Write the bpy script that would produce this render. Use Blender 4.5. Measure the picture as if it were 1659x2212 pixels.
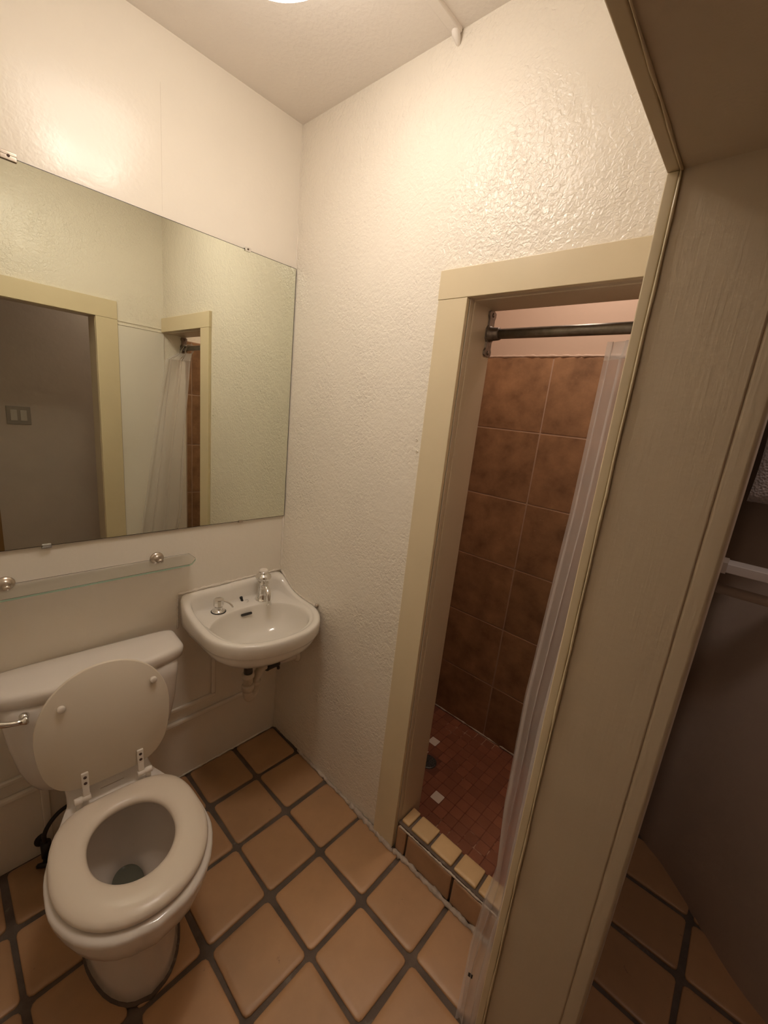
import bpy, bmesh, math, random
from mathutils import Vector, Matrix
PI = math.pi
random.seed(7)
for o in list(bpy.data.objects):
    bpy.data.objects.remove(o)
SC = bpy.context.scene
COL = SC.collection

# ------------------------------------------------------------------ camera
cam_d = bpy.data.cameras.new('camera'); cam = bpy.data.objects.new('camera', cam_d); COL.objects.link(cam)
R = ((0.6753278, -0.7301898, 0.1037075), (0.1023973, 0.2320863, 0.9672904), (-0.7303747, -0.6426188, 0.2315038))
CP = (-1.00693, -1.44932, 1.52145)
cam.matrix_world = Matrix(((R[0][0], R[1][0], R[2][0], CP[0]), (R[0][1], R[1][1], R[2][1], CP[1]),
                           (R[0][2], R[1][2], R[2][2], CP[2]), (0, 0, 0, 1)))
cam_d.sensor_fit = 'HORIZONTAL'; cam_d.sensor_width = 36.0
cam_d.lens = 901.0 / 1659.0 * 36.0
cam_d.clip_start = 0.005
SC.camera = cam

# ------------------------------------------------------------------ world, light level
W = bpy.data.worlds.new('world'); SC.world = W; W.use_nodes = True
W.node_tree.nodes['Background'].inputs[0].default_value = (0.02, 0.017, 0.014, 1)
W.node_tree.nodes['Background'].inputs[1].default_value = 0.3
SC.view_settings.view_transform = 'Standard'; SC.view_settings.look = 'None'
SC.view_settings.exposure = 0.09; SC.view_settings.gamma = 1.0; SC.view_settings.use_curve_mapping = False
SC.cycles.use_denoising = True
SC.cycles.max_bounces = 10; SC.cycles.diffuse_bounces = 6; SC.cycles.transparent_max_bounces = 16
SC.cycles.sample_clamp_indirect = 6.0
DOME_L, BULB_L = 8.0, 72.0           # glow of the ceiling lamp's glass, and over its two bulbs
LAMP_COL = (1.0, 0.885, 0.765)
SHOWER_W, HALL_W = 4.3, 1.9


def lamp(name, loc, rot, size, watts, col):
    d = bpy.data.lights.new(name, 'AREA'); d.shape = 'DISK'; d.size = size; d.energy = watts; d.color = col
    o = bpy.data.objects.new(name, d); COL.objects.link(o); o.location = loc; o.rotation_euler = rot
    return o


# dim shower lamp, and a fill added for the hall (both out of frame)
lamp('shower_ceiling_lamp', (0.40, -0.85, 2.40), (0, 0, 0), 0.14, SHOWER_W, (1.0, 0.80, 0.66))
lamp('hall_fill_lamp', (.02, -1.86, 2.36), (0, 0, 0), 0.2, HALL_W, (1.0, 0.84, 0.74))


# ------------------------------------------------------------------ materials
class NT:
    def __init__(s, name):
        s.m = bpy.data.materials.new(name); s.m.use_nodes = True
        s.t = s.m.node_tree; s.b = s.t.nodes['Principled BSDF']; s.out = s.t.nodes['Material Output']

    def n(s, typ, **kw):
        nd = s.t.nodes.new(typ)
        for k, v in kw.items():
            if k.startswith('i_'):
                nd.inputs[k[2:].replace('_', ' ')].default_value = v
            else:
                setattr(nd, k, v)
        return nd

    def l(s, a, b): s.t.links.new(a, b)


def rgba(c): return (c[0], c[1], c[2], 1)


def mat(name, col, rough=0.5, metal=0.0, var=0.0, var_scale=6.0, bump=(), spec=0.5, coat=0.0, per_object=0.0, dark=None,
        spots=None):
    """bump: list of (scale, strength, distance, detail, distortion)"""
    g = NT(name); b = g.b
    b.inputs['Roughness'].default_value = rough; b.inputs['Metallic'].default_value = metal
    b.inputs['Specular IOR Level'].default_value = spec; b.inputs['Coat Weight'].default_value = coat
    tc = g.n('ShaderNodeTexCoord'); vec = tc.outputs['Object']
    if per_object:
        oi = g.n('ShaderNodeObjectInfo')
        ad = g.n('ShaderNodeVectorMath', operation='ADD')
        sc = g.n('ShaderNodeMath', operation='MULTIPLY'); sc.inputs[1].default_value = 37.0
        g.l(oi.outputs['Random'], sc.inputs[0]); g.l(vec, ad.inputs[0]); g.l(sc.outputs[0], ad.inputs[1])
        vec = ad.outputs[0]
    base = None
    if var:
        nz = g.n('ShaderNodeTexNoise', i_Scale=var_scale, i_Detail=6.0, i_Roughness=0.62)
        g.l(vec, nz.inputs['Vector'])
        rp = g.n('ShaderNodeValToRGB')
        rp.color_ramp.elements[0].position = 0.3; rp.color_ramp.elements[1].position = 0.72
        rp.color_ramp.elements[0].color = rgba(dark or [c * (1 - var) for c in col])
        rp.color_ramp.elements[1].color = rgba([min(1, c * (1 + var * .45)) for c in col])
        g.l(nz.outputs['Fac'], rp.inputs[0]); base = rp.outputs[0]
    if per_object:
        hs = g.n('ShaderNodeHueSaturation')
        mr = g.n('ShaderNodeMapRange'); mr.inputs['To Min'].default_value = 1 - per_object; mr.inputs['To Max'].default_value = 1 + per_object
        g.l(oi.outputs['Random'], mr.inputs['Value']); g.l(mr.outputs[0], hs.inputs['Value'])
        if base is not None: g.l(base, hs.inputs['Color'])
        else: hs.inputs['Color'].default_value = rgba(col)
        base = hs.outputs[0]
    if spots:
        sscale, thr, scol = spots
        n2 = g.n('ShaderNodeTexNoise', i_Scale=sscale, i_Detail=5.0, i_Roughness=0.7); g.l(vec, n2.inputs['Vector'])
        r2 = g.n('ShaderNodeValToRGB'); r2.color_ramp.elements[0].position = thr; r2.color_ramp.elements[1].position = min(1, thr + .06)
        mx = g.n('ShaderNodeMixRGB'); mx.inputs[2].default_value = rgba(scol)
        g.l(n2.outputs['Fac'], r2.inputs[0]); g.l(r2.outputs[0], mx.inputs[0])
        if base is not None: g.l(base, mx.inputs[1])
        else: mx.inputs[1].default_value = rgba(col)
        base = mx.outputs[0]
    if base is not None: g.l(base, b.inputs['Base Color'])
    else: b.inputs['Base Color'].default_value = rgba(col)
    prev = None
    for (s, st, dist, det, dis) in bump:
        nz = g.n('ShaderNodeTexNoise', i_Scale=s, i_Detail=det, i_Distortion=dis); g.l(vec, nz.inputs['Vector'])
        bp = g.n('ShaderNodeBump'); bp.inputs['Strength'].default_value = st; bp.inputs['Distance'].default_value = dist
        g.l(nz.outputs['Fac'], bp.inputs['Height'])
        if prev is not None: g.l(prev, bp.inputs['Normal'])
        prev = bp.outputs[0]
    if prev is not None: g.l(prev, b.inputs['Normal'])
    return g.m


def stretched_bump(m, scale_vec, scale, strength, dist):
    t = m.node_tree; b = t.nodes['Principled BSDF']
    tc = t.nodes.new('ShaderNodeTexCoord'); mp = t.nodes.new('ShaderNodeMapping'); mp.inputs['Scale'].default_value = scale_vec
    nz = t.nodes.new('ShaderNodeTexNoise'); nz.inputs['Scale'].default_value = scale; nz.inputs['Detail'].default_value = 3
    bp = t.nodes.new('ShaderNodeBump'); bp.inputs['Strength'].default_value = strength; bp.inputs['Distance'].default_value = dist
    t.links.new(tc.outputs['Object'], mp.inputs[0]); t.links.new(mp.outputs[0], nz.inputs['Vector'])
    t.links.new(nz.outputs['Fac'], bp.inputs['Height'])
    if b.inputs['Normal'].links: t.links.new(b.inputs['Normal'].links[0].from_socket, bp.inputs['Normal'])
    t.links.new(bp.outputs[0], b.inputs['Normal'])


def patchy_bump(m):
    # trowelled plaster: the fine relief comes and goes in broad patches
    t = m.node_tree; b = [n for n in t.nodes if n.type == 'BUMP'][0]
    tc = [n for n in t.nodes if n.type == 'TEX_COORD'][0]
    nz = t.nodes.new('ShaderNodeTexNoise'); nz.inputs['Scale'].default_value = 4.2; nz.inputs['Detail'].default_value = 3
    mr = t.nodes.new('ShaderNodeMapRange'); mr.inputs['From Min'].default_value = .36; mr.inputs['From Max'].default_value = .62
    mr.inputs['To Min'].default_value = .22; mr.inputs['To Max'].default_value = .95
    t.links.new(tc.outputs['Object'], nz.inputs['Vector']); t.links.new(nz.outputs['Fac'], mr.inputs['Value']); t.links.new(mr.outputs[0], b.inputs['Strength'])


PAINT = (0.85, 0.79, 0.695)
M = {}
M['paint_rough'] = mat('rough_plaster_paint', PAINT, 0.20, var=.03, var_scale=3, bump=((96, .75, .004, 2, .7), (26, .35, .006, 3, .4)), spec=.42)
patchy_bump(M['paint_rough'])
M['paint_smooth'] = mat('smooth_gloss_paint', PAINT, 0.22, var=.03, var_scale=3, bump=((75, .16, .003, 2, .3), (9, .12, .006, 2, 0)), spec=.4)
M['paint_panel'] = mat('smooth_panel_paint', (0.83, 0.78, 0.71), 0.33, bump=((14, .08, .004, 2, 0),))
M['paint_ceiling'] = mat('ceiling_paint', (0.87, 0.81, 0.75), 0.45, bump=((85, .4, .003, 3, .3), (18, .25, .004, 2, 0)))
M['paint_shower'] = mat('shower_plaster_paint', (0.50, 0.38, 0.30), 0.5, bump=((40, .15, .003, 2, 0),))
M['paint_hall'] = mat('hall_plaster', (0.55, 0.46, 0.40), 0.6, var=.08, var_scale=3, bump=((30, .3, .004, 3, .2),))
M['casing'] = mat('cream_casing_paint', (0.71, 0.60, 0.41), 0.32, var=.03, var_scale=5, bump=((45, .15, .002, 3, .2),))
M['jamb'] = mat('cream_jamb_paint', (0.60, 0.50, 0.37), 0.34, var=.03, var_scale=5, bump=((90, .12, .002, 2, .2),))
stretched_bump(M['jamb'], (1, 1, .05), 260, .25, .0015)
M['grout'] = mat('floor_grout', (0.135, 0.10, 0.075), 0.8, var=.35, var_scale=14, bump=((90, .5, .003, 4, .2),), spots=(7, .62, (0.22, .19, .16)))
M['tile'] = mat('clay_floor_tile', (0.49, 0.285, 0.145), 0.38, var=.16, var_scale=5, per_object=.10, bump=((9, .25, .006, 3, .3), (70, .08, .002, 3, 0)),
                spots=(19, .68, (.26, .14, .08)))
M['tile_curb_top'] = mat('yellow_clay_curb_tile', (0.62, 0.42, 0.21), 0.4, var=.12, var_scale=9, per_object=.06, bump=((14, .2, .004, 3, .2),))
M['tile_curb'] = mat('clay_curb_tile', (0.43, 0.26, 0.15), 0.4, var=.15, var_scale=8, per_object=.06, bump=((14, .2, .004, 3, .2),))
M['tile_wall'] = mat('brown_stone_tile', (0.33, 0.185, 0.095), 0.42, var=.42, var_scale=11, per_object=.10, bump=((30, .12, .003, 4, .3),), dark=(.19, .10, .05),
                     spots=(48, .66, (.40, .25, .14)))
M['grout_wall'] = mat('shower_grout', (0.40, 0.27, 0.19), 0.8, bump=((60, .3, .002, 3, 0),))
M['mosaic'] = mat('red_mosaic_tile', (0.27, 0.095, 0.047), 0.45, var=.12, var_scale=20, per_object=.14)
M['mosaic_pale'] = mat('pale_mosaic_tile', (0.78, 0.68, 0.58), 0.4, var=.06, var_scale=20)
M['mosaic_grey'] = mat('greyed_mosaic_tile', (0.30, 0.20, 0.15), 0.5, var=.12, var_scale=20)
M['grout_pan'] = mat('pan_grout', (0.20, 0.065, 0.035), 0.85, var=.3, var_scale=9, spots=(5, .56, (.45, .26, .17)))
M['caulk'] = mat('old_white_caulk', (0.56, 0.47, 0.39), 0.55, var=.35, var_scale=30, bump=((70, .7, .004, 3, .5),))
M['caulk_white'] = mat('white_caulk', (0.76, 0.69, 0.60), 0.5, var=.12, var_scale=50, bump=((70, .7, .004, 3, .5),))
M['ceramic'] = mat('white_ceramic', (0.80, 0.755, 0.69), 0.09, coat=.3)
M['ceramic_toilet'] = mat('white_toilet_ceramic', (0.77, 0.71, 0.655), 0.13, coat=.2)
M['bowl_glaze'] = mat('bowl_inner_glaze', (0.66, 0.59, 0.53), 0.12, spots=(42, .70, (.09, .07, .055)))
M['seat'] = mat('cream_seat_enamel', (0.76, 0.665, 0.56), 0.28, spots=(60, .80, (.2, .13, .1)))
M['seat_cover'] = mat('cream_cover_enamel', (0.74, 0.66, 0.55), 0.38)
M['plastic'] = mat('white_plastic', (0.80, 0.74, 0.67), 0.35)
M['chrome'] = mat('chrome', (0.80, 0.79, 0.77), 0.07, metal=1)
M['nickel'] = mat('brushed_nickel', (0.52, 0.45, 0.38), 0.28, metal=1, bump=((200, .05, .001, 2, 0),))
M['steel_dark'] = mat('tarnished_steel', (0.30, 0.275, 0.24), 0.42, metal=.9, var=.3, var_scale=40, bump=((120, .1, .001, 3, 0),))
M['flange'] = mat('tarnished_flange', (0.24, 0.20, 0.175), 0.4, metal=.8, var=.4, var_scale=60, bump=((90, .3, .002, 3, 0),))
M['black'] = mat('black_rubber', (0.025, 0.023, 0.02), 0.5)
M['dark_pipe'] = mat('dark_metal_pipe', (0.10, 0.09, 0.08), 0.45, metal=.4, var=.4, var_scale=50)
M['pvc'] = mat('aged_white_pipe', (0.68, 0.58, 0.46), 0.45, var=.14, var_scale=30, bump=((60, .3, .002, 3, 0),), spots=(45, .68, (.30, .22, .15)))
M['iron_black'] = mat('black_valve_metal', (0.03, 0.026, 0.022), 0.5, metal=.3)
M['wood'] = mat('brown_door_wood', (0.28, 0.15, 0.06), 0.45)
M['shelf_white'] = mat('white_shelf_paint', (0.75, 0.70, 0.68), 0.45, bump=((40, .2, .002, 2, 0),))
M['plate'] = mat('dull_switch_plate', (0.30, 0.255, 0.215), 0.45)
M['rocker'] = mat('switch_rocker', (0.52, 0.46, 0.40), 0.4)
M['water'] = mat('still_water', (0.13, 0.13, 0.10), 0.03, coat=.5)
M['mirror_back'] = mat('mirror_dark_edge', (0.04, 0.03, 0.03), 0.4)
M['screw_hole'] = mat('rusty_screw', (0.07, 0.035, 0.025), 0.6)
g = NT('mirror_silver'); g.b.inputs['Metallic'].default_value = 1; g.b.inputs['Roughness'].default_value = 0.0
g.b.inputs['Base Color'].default_value = (0.80, 0.83, 0.72, 1); M['mirror'] = g.m
g = NT('clear_green_glass'); g.b.inputs['Transmission Weight'].default_value = 1; g.b.inputs['Roughness'].default_value = 0.0
g.b.inputs['IOR'].default_value = 1.5; g.b.inputs['Base Color'].default_value = (0.965, 0.985, 0.97, 1)
va = g.n('ShaderNodeVolumeAbsorption'); va.inputs['Color'].default_value = (0.55, 0.88, 0.70, 1); va.inputs['Density'].default_value = 0.6
g.l(va.outputs[0], g.out.inputs['Volume']); M['glass'] = g.m
M['glass_edge'] = mat('ground_glass_edge', (0.38, 0.53, 0.42), 0.25)
g = NT('clear_plastic_clip'); g.b.inputs['Transmission Weight'].default_value = .75; g.b.inputs['Roughness'].default_value = 0.12
g.b.inputs['Base Color'].default_value = (0.90, 0.87, 0.83, 1); M['clip'] = g.m


def film(name, col, alpha):
    g = NT(name); b = g.b
    b.inputs['Base Color'].default_value = rgba(col); b.inputs['Roughness'].default_value = 0.22
    b.inputs['Subsurface Weight'].default_value = 0
    tl = g.n('ShaderNodeBsdfTranslucent'); tl.inputs['Color'].default_value = rgba(col)
    m1 = g.n('ShaderNodeMixShader'); m1.inputs[0].default_value = 0.4
    tr = g.n('ShaderNodeBsdfTransparent'); m2 = g.n('ShaderNodeMixShader'); m2.inputs[0].default_value = alpha
    g.l(b.outputs[0], m1.inputs[1]); g.l(tl.outputs[0], m1.inputs[2])
    g.l(tr.outputs[0], m2.inputs[1]); g.l(m1.outputs[0], m2.inputs[2]); g.l(m2.outputs[0], g.out.inputs['Surface'])
    return g.m


M['film'] = film('frosted_liner_film', (0.78, 0.73, 0.72), 0.40)
M['film_hem'] = film('frosted_liner_hem', (0.82, 0.77, 0.74), 0.6)
g = NT('glittery_cloth'); g.b.inputs['Base Color'].default_value = (0.42, 0.37, 0.37, 1); g.b.inputs['Roughness'].default_value = .3
vz = g.n('ShaderNodeTexVoronoi', i_Scale=160.0); bb = g.n('ShaderNodeBump'); bb.inputs['Strength'].default_value = .9; bb.inputs['Distance'].default_value = .004
tcg = g.n('ShaderNodeTexCoord'); g.l(tcg.outputs['Object'], vz.inputs['Vector']); g.l(vz.outputs['Distance'], bb.inputs['Height']); g.l(bb.outputs[0], g.b.inputs['Normal'])
M['glitter'] = g.m
# lamp glass: even glow, brighter where the two bulbs sit behind it
g = NT('lit_lamp_glass'); em = g.n('ShaderNodeEmission'); em.inputs['Color'].default_value = rgba(LAMP_COL)
tcg = g.n('ShaderNodeTexCoord'); acc = None
for bx in (-.068, .068):
    vd = g.n('ShaderNodeVectorMath', operation='DISTANCE'); vd.inputs[1].default_value = (bx, 0, -.188)
    g.l(tcg.outputs['Object'], vd.inputs[0])
    mr = g.n('ShaderNodeMapRange'); mr.interpolation_type = 'SMOOTHERSTEP'
    mr.inputs['From Min'].default_value = 0.0; mr.inputs['From Max'].default_value = 0.08
    mr.inputs['To Min'].default_value = BULB_L; mr.inputs['To Max'].default_value = 0.0
    g.l(vd.outputs['Value'], mr.inputs['Value'])
    ad = g.n('ShaderNodeMath', operation='ADD'); g.l(mr.outputs[0], ad.inputs[0])
    if acc is None: ad.inputs[1].default_value = DOME_L
    else: g.l(acc, ad.inputs[1])
    acc = ad.outputs[0]
g.l(acc, em.inputs['Strength']); g.l(em.outputs[0], g.out.inputs['Surface']); M['lamp'] = g.m


# ------------------------------------------------------------------ mesh helpers
def link(name, bm, m, parent=None, smooth=False, sub=0, bevel=0, segs=2):
    me = bpy.data.meshes.new(name)
    bmesh.ops.recalc_face_normals(bm, faces=bm.faces)
    bm.to_mesh(me); bm.free()
    me.materials.append(m)
    if smooth:
        for p in me.polygons: p.use_smooth = True
    o = bpy.data.objects.new(name, me); COL.objects.link(o)
    if parent is not None: o.parent = parent
    if bevel:
        md = o.modifiers.new('bevel', 'BEVEL'); md.width = bevel; md.segments = segs; md.limit_method = 'ANGLE'; md.angle_limit = math.radians(40)
        for p in me.polygons: p.use_smooth = True
        wn = o.modifiers.new('wn', 'WEIGHTED_NORMAL')
    if sub:
        md = o.modifiers.new('sub', 'SUBSURF'); md.levels = sub; md.render_levels = sub
    return o


def thing(name, label=None, cat=None, loc=(0, 0, 0), rotz=0, group=None, kind=None):
    o = bpy.data.objects.new(name, None); COL.objects.link(o); o.empty_display_size = .05
    o.location = loc; o.rotation_euler = (0, 0, rotz)
    return tag(o, label, cat, group, kind)


def tag(o, label=None, cat=None, group=None, kind=None):
    if label: o['label'] = label
    if cat: o['category'] = cat
    if group: o['group'] = group
    if kind: o['kind'] = kind
    return o


def box(bm, x0, x1, y0, y1, z0, z1):
    v = [bm.verts.new((x, y, z)) for z in (z0, z1) for y in (y0, y1) for x in (x0, x1)]
    for f in ((0, 1, 3, 2), (4, 6, 7, 5), (0, 4, 5, 1), (2, 3, 7, 6), (0, 2, 6, 4), (1, 5, 7, 3)):
        bm.faces.new([v[i] for i in f])
    return v


def boxes(name, lst, m, parent=None, bevel=0, segs=2):
    bm = bmesh.new()
    for b in lst: box(bm, *b)
    return link(name, bm, m, parent, bevel=bevel, segs=segs)


def loft(bm, rings, cap0=True, cap1=True, closed=True):
    rows = [[bm.verts.new(p) for p in r] for r in rings]
    n = len(rows[0])
    for a, b in zip(rows, rows[1:]):
        for i in range(n if closed else n - 1):
            j = (i + 1) % n
            bm.faces.new((a[i], a[j], b[j], b[i]))
    if cap0: bm.faces.new(list(reversed(rows[0])))
    if cap1: bm.faces.new(rows[-1])
    return rows


def frame_for(d):
    d = Vector(d).normalized()
    a = Vector((0, 0, 1)) if abs(d.z) < .9 else Vector((1, 0, 0))
    u = d.cross(a).normalized()
    return u, d.cross(u).normalized()


def tube(bm, pts, rad, n=12, caps=True):
    pts = [Vector(p) for p in pts]
    if not hasattr(rad, '__len__'): rad = [rad] * len(pts)
    rings = []; u = None
    for i, p in enumerate(pts):
        d = (pts[min(i + 1, len(pts) - 1)] - pts[max(i - 1, 0)]).normalized()
        if u is None: u, v = frame_for(d)
        else:
            u = (u - d * u.dot(d)).normalized(); v = d.cross(u)
        rings.append([p + (u * math.cos(2 * PI * k / n) + v * math.sin(2 * PI * k / n)) * rad[i] for k in range(n)])
    loft(bm, rings, caps, caps)


def lathe(bm, prof, org=(0, 0, 0), axis=(0, 0, 1), n=24):
    """prof: list of (radius, height along axis)"""
    d = Vector(axis).normalized(); u, v = frame_for(d); o = Vector(org)
    rings = [[o + d * h + (u * math.cos(2 * PI * k / n) + v * math.sin(2 * PI * k / n)) * max(r, 1e-4) for k in range(n)] for r, h in prof]
    loft(bm, rings)


def curve_pts(ctrl, n=24):
    """Catmull-Rom through control points"""
    c = [Vector(p) for p in ctrl]; c = [2 * c[0] - c[1]] + c + [2 * c[-1] - c[-2]]
    out = []; segs = len(c) - 3
    for i in range(n + 1):
        t = i / n * segs; k = min(int(t), segs - 1); f = t - k
        p0, p1, p2, p3 = c[k:k + 4]
        out.append(.5 * ((2 * p1) + (p2 - p0) * f + (2 * p0 - 5 * p1 + 4 * p2 - p3) * f * f + (3 * p1 - p0 - 3 * p2 + p3) * f ** 3))
    return out


def tile_mesh(sx, sy, h, corner=.012, edge=.004, bulge=.0015, wob=.0):
    """a slightly domed tile with rounded corners; base at z=-h, edge top at z=0"""
    bm = bmesh.new()
    def ring(inset, z, jit):
        r = max(corner - inset * .5, .001); a, b = sx / 2 - inset - r, sy / 2 - inset - r; pts = []
        for q, (cx, cy) in enumerate(((a, b), (-a, b), (-a, -b), (a, -b))):
            for k in range(3):
                t = PI / 2 * (q + k / 2)
                pts.append((cx + r * math.cos(t) + jit[q][0], cy + r * math.sin(t) + jit[q][1], z))
        return pts
    jit = [(random.uniform(-wob, wob), random.uniform(-wob, wob)) for _ in range(4)]
    lv = [ring(0, -h, jit), ring(edge * .12, -edge * .5, jit), ring(edge * .9, 0, jit)]
    if bulge > .0005: lv.append(ring(edge * 4, bulge * .7, jit))
    rows = loft(bm, lv, True, False)
    c = bm.verts.new((0, 0, bulge)); top = rows[-1]
    for i in range(12): bm.faces.new((top[i], top[(i + 1) % 12], c))
    me = bpy.data.meshes.new('tile'); bmesh.ops.recalc_face_normals(bm, faces=bm.faces); bm.to_mesh(me); bm.free()
    for p in me.polygons: p.use_smooth = len(p.vertices) == 4 or (len(p.vertices) == 3 and bulge > .0005)
    return me


def put(name, me, m, parent, mx):
    if not me.materials: me.materials.append(m)
    o = bpy.data.objects.new(name, me); COL.objects.link(o); o.parent = parent; o.matrix_local = mx
    return o


# ------------------------------------------------------------------ setting: shell
H = 2.4575
D = 1.286            # front wall (doorway side) room face at y=-D
TW = 0.125           # wall thickness
XL = -1.15           # left wall
wall_back = tag(boxes('wall_back', [(XL - .1, 0.0, 0.0, .12, -.06, H + .04)], M['paint_smooth']), kind='structure')
wall_right = tag(boxes('wall_right', [(0, TW, -.785, .12, -.06, H + .04), (0, TW, -D, -.785, 1.836, H + .04)], M['paint_rough']), kind='structure')
wall_left = tag(boxes('wall_left', [(XL - .1, XL, -D, 0, -.06, H + .04)], M['paint_rough']), kind='structure')
wall_front = tag(boxes('wall_front', [(-.328, .90, -D - TW, -D, -.06, H + .04), (-2.0, -1.096, -D - TW, -D, -.06, H + .04),
                                      (-1.096, -.328, -D - TW, -D, 1.858, H + .04)], M['paint_rough']), kind='structure')
boxes('wall_panel', [(-.234, .0, -D, -D + .004, .0, 1.828)], M['paint_panel'], wall_front, bevel=.0015)
boxes('wall_panel_lip', [(-.234, .0, -D, -D + .007, 1.828, 1.835), (-.234, .0, -D, -D + .005, 1.846, 1.852)], M['paint_rough'], wall_front, bevel=.002)
ceiling = tag(boxes('ceiling', [(XL - .1, TW, -D - .02, .12, H, H + .06)], M['paint_ceiling']), kind='structure')

# floor: grout bed with every tile proud of it
floor = tag(boxes('floor', [(-2.05, .03, -1.35, .1, -.12, -.006), (-2.05, 1.05, -2.5, -1.35, -.12, -.006)], M['grout']), kind='structure')
G = .0155
xs = [0.0, -.206, -.4092, -.6124, -.795, -.978, -1.17]
ys = [0.0, -.2027, -.4096, -.6165, -.8234, -1.0303, -1.2372, -1.408]
for i in range(len(xs) - 1):
    for j in range(len(ys) - 1):
        x1, x0, y1, y0 = xs[i], xs[i + 1], ys[j], ys[j + 1]
        if j == 6 and (x0 > -.34): continue
        gl = .006 if i == 0 else G / 2; gt = .004 if j == 0 else G / 2
        sx, sy = (x1 - gl) - (x0 + G / 2), (y1 - gt) - (y0 + G / 2)
        w = .0025
        me = tile_mesh(sx, sy, .010, corner=.013, edge=.004, bulge=.0012, wob=w)
        cx, cy = (x1 - gl + x0 + G / 2) / 2 + random.uniform(-.0015, .0015), (y1 - gt + y0 + G / 2) / 2 + random.uniform(-.0015, .0015)
        put('floor_tile', me, M['tile'], floor, Matrix.Translation((cx, cy, random.uniform(-.0012, .0008))) @ Matrix.Rotation(random.uniform(-.008, .008), 4, 'Z')
            @ Matrix.Rotation(random.uniform(-.004, .004), 4, 'X'))
hx = [.7545, .548, .3414, .135, -.0716, -.278, -.4846, -.69, -.8976, -1.104]
hy = [-1.408, -1.615, -1.822, -2.029, -2.1]
for i in range(len(hx) - 1):
    for j in range(len(hy) - 1):
        x1, x0, y1, y0 = hx[i], hx[i + 1], hy[j], hy[j + 1]
        me = tile_mesh(x1 - x0 - G, y1 - y0 - G, .010, wob=.002)
        put('floor_tile', me, M['tile'], floor, Matrix.Translation(((x0 + x1) / 2, (y0 + y1) / 2, random.uniform(-.001, .0006))))


def bead(name, p0, p1, r, n, m, parent, seed, keep=None):
    """an irregular squeezed line of caulk"""
    rnd = random.Random(seed); p0, p1 = Vector(p0), Vector(p1); bm = bmesh.new(); pts = []; rad = []
    for i in range(n + 1):
        f = i / n; p = p0.lerp(p1, f)
        pts.append(p + Vector((rnd.uniform(-1, 1), rnd.uniform(-1, 1), rnd.uniform(-.5, .5))) * r * .25); rad.append(r * rnd.uniform(.55, 1.25))
    tube(bm, pts, rad, 7)
    return link(name, bm, m, parent, smooth=True)


bead('caulk_bead', (-.002, -.015, 0.0), (-.003, -.20, 0.0), .0035, 16, M['grout'], wall_right, 1)
bead('caulk_bead', (-.003, -.20, 0.001), (-.006, -.56, 0.001), .0075, 40, M['caulk'], wall_right, 2)
bead('caulk_bead', (-.008, -.56, 0.002), (-.018, -.79, 0.002), .010, 30, M['caulk'], wall_right, 3)
bead('caulk_bead', (-.012, -.79, 0.002), (-.012, -1.27, 0.002), .010, 50, M['caulk'], wall_right, 4)
bead('caulk_bead', (-.60, -.002, 0.0), (-.01, -.002, 0.0), .004, 50, M['paint_smooth'], wall_back, 5)
bead('corner_bead', (-.001, -.001, 1.0), (-.001, -.001, H), .0022, 60, M['paint_smooth'], wall_back, 6)
bead('corner_bead', (-.001, -.001, .76), (-.001, -.001, 1.06), .006, 24, M['paint_smooth'], wall_back, 7)
for dy, dz in ((-.6627, 1.4512), (-.6681, 1.417)):
    bm = bmesh.new(); lathe(bm, [(.0045, 0), (.0045, .002), (.002, .0025), (.001, .0005)], (0, dy, dz), (-1, 0, 0), 12)
    link('wall_plug', bm, M['paint_rough'], wall_right, smooth=True)

# shower cell
SX, SY, SZ = 0.775, -0.405, -0.027
wall_shower_back = tag(boxes('wall_shower_back', [(SX + .008, SX + .10, -1.50, -.30, -.08, H)], M['paint_shower']), kind='structure')
wall_shower_left = tag(boxes('wall_shower_left', [(TW, SX + .1, SY + .008, SY + .09, -.08, H)], M['paint_shower']), kind='structure')
ceiling_shower = tag(boxes('ceiling_shower', [(TW - .01, SX + .1, -1.42, -.30, H - .01, H + .05)], M['paint_shower']), kind='structure')
ztop = 1.812
boxes('grout_sheet', [(SX + .0012, SX + .008, -1.286, SY + .008, -.08, ztop)], M['grout_wall'], wall_shower_back)
boxes('grout_sheet', [(TW, SX + .008, SY + .0012, SY + .008, -.08, ztop)], M['grout_wall'], wall_shower_left)
boxes('grout_sheet', [(TW, SX + .008, -D, -D + .0072, -.08, ztop)], M['grout_wall'], wall_front)
bead('caulk_bead', (SX + .002, SY, ztop + .004), (SX + .002, -1.27, ztop + .004), .007, 60, M['paint_shower'], wall_shower_back, 11)
bead('caulk_bead', (SX + .002, SY, SZ + .004), (SX + .002, -1.27, SZ + .004), .0055, 50, M['caulk'], wall_shower_back, 12)
bead('caulk_bead', (TW, SY - .001, SZ + .004), (SX, SY - .001, SZ + .004), .005, 30, M['caulk'], wall_shower_left, 13)
P_T, GW = .3095, .0055
zr = [ztop - P_T * k for k in range(7)]
def wall_tiles(parent, origin, du, nrm, ulist):
    """rows of square tiles; du runs along the wall, nrm points off it"""
    du, nrm = Vector(du), Vector(nrm); up = Vector((0, 0, 1))
    rot = Matrix((du, up, nrm)).transposed() if du.cross(up).dot(nrm) > 0 else Matrix((-du, up, nrm)).transposed()
    for a, b in zip(ulist, ulist[1:]):
        for k in range(6):
            me = tile_mesh(abs(b - a) - GW, P_T - GW, .006, corner=.003, edge=.0016, bulge=0)
            c = Vector(origin) + du * ((a + b) / 2) + up * (zr[k] - P_T / 2) + nrm * random.uniform(0, .0006)
            put('wall_tile', me, M['tile_wall'], parent, Matrix.Translation(c) @ rot.to_4x4())
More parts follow.
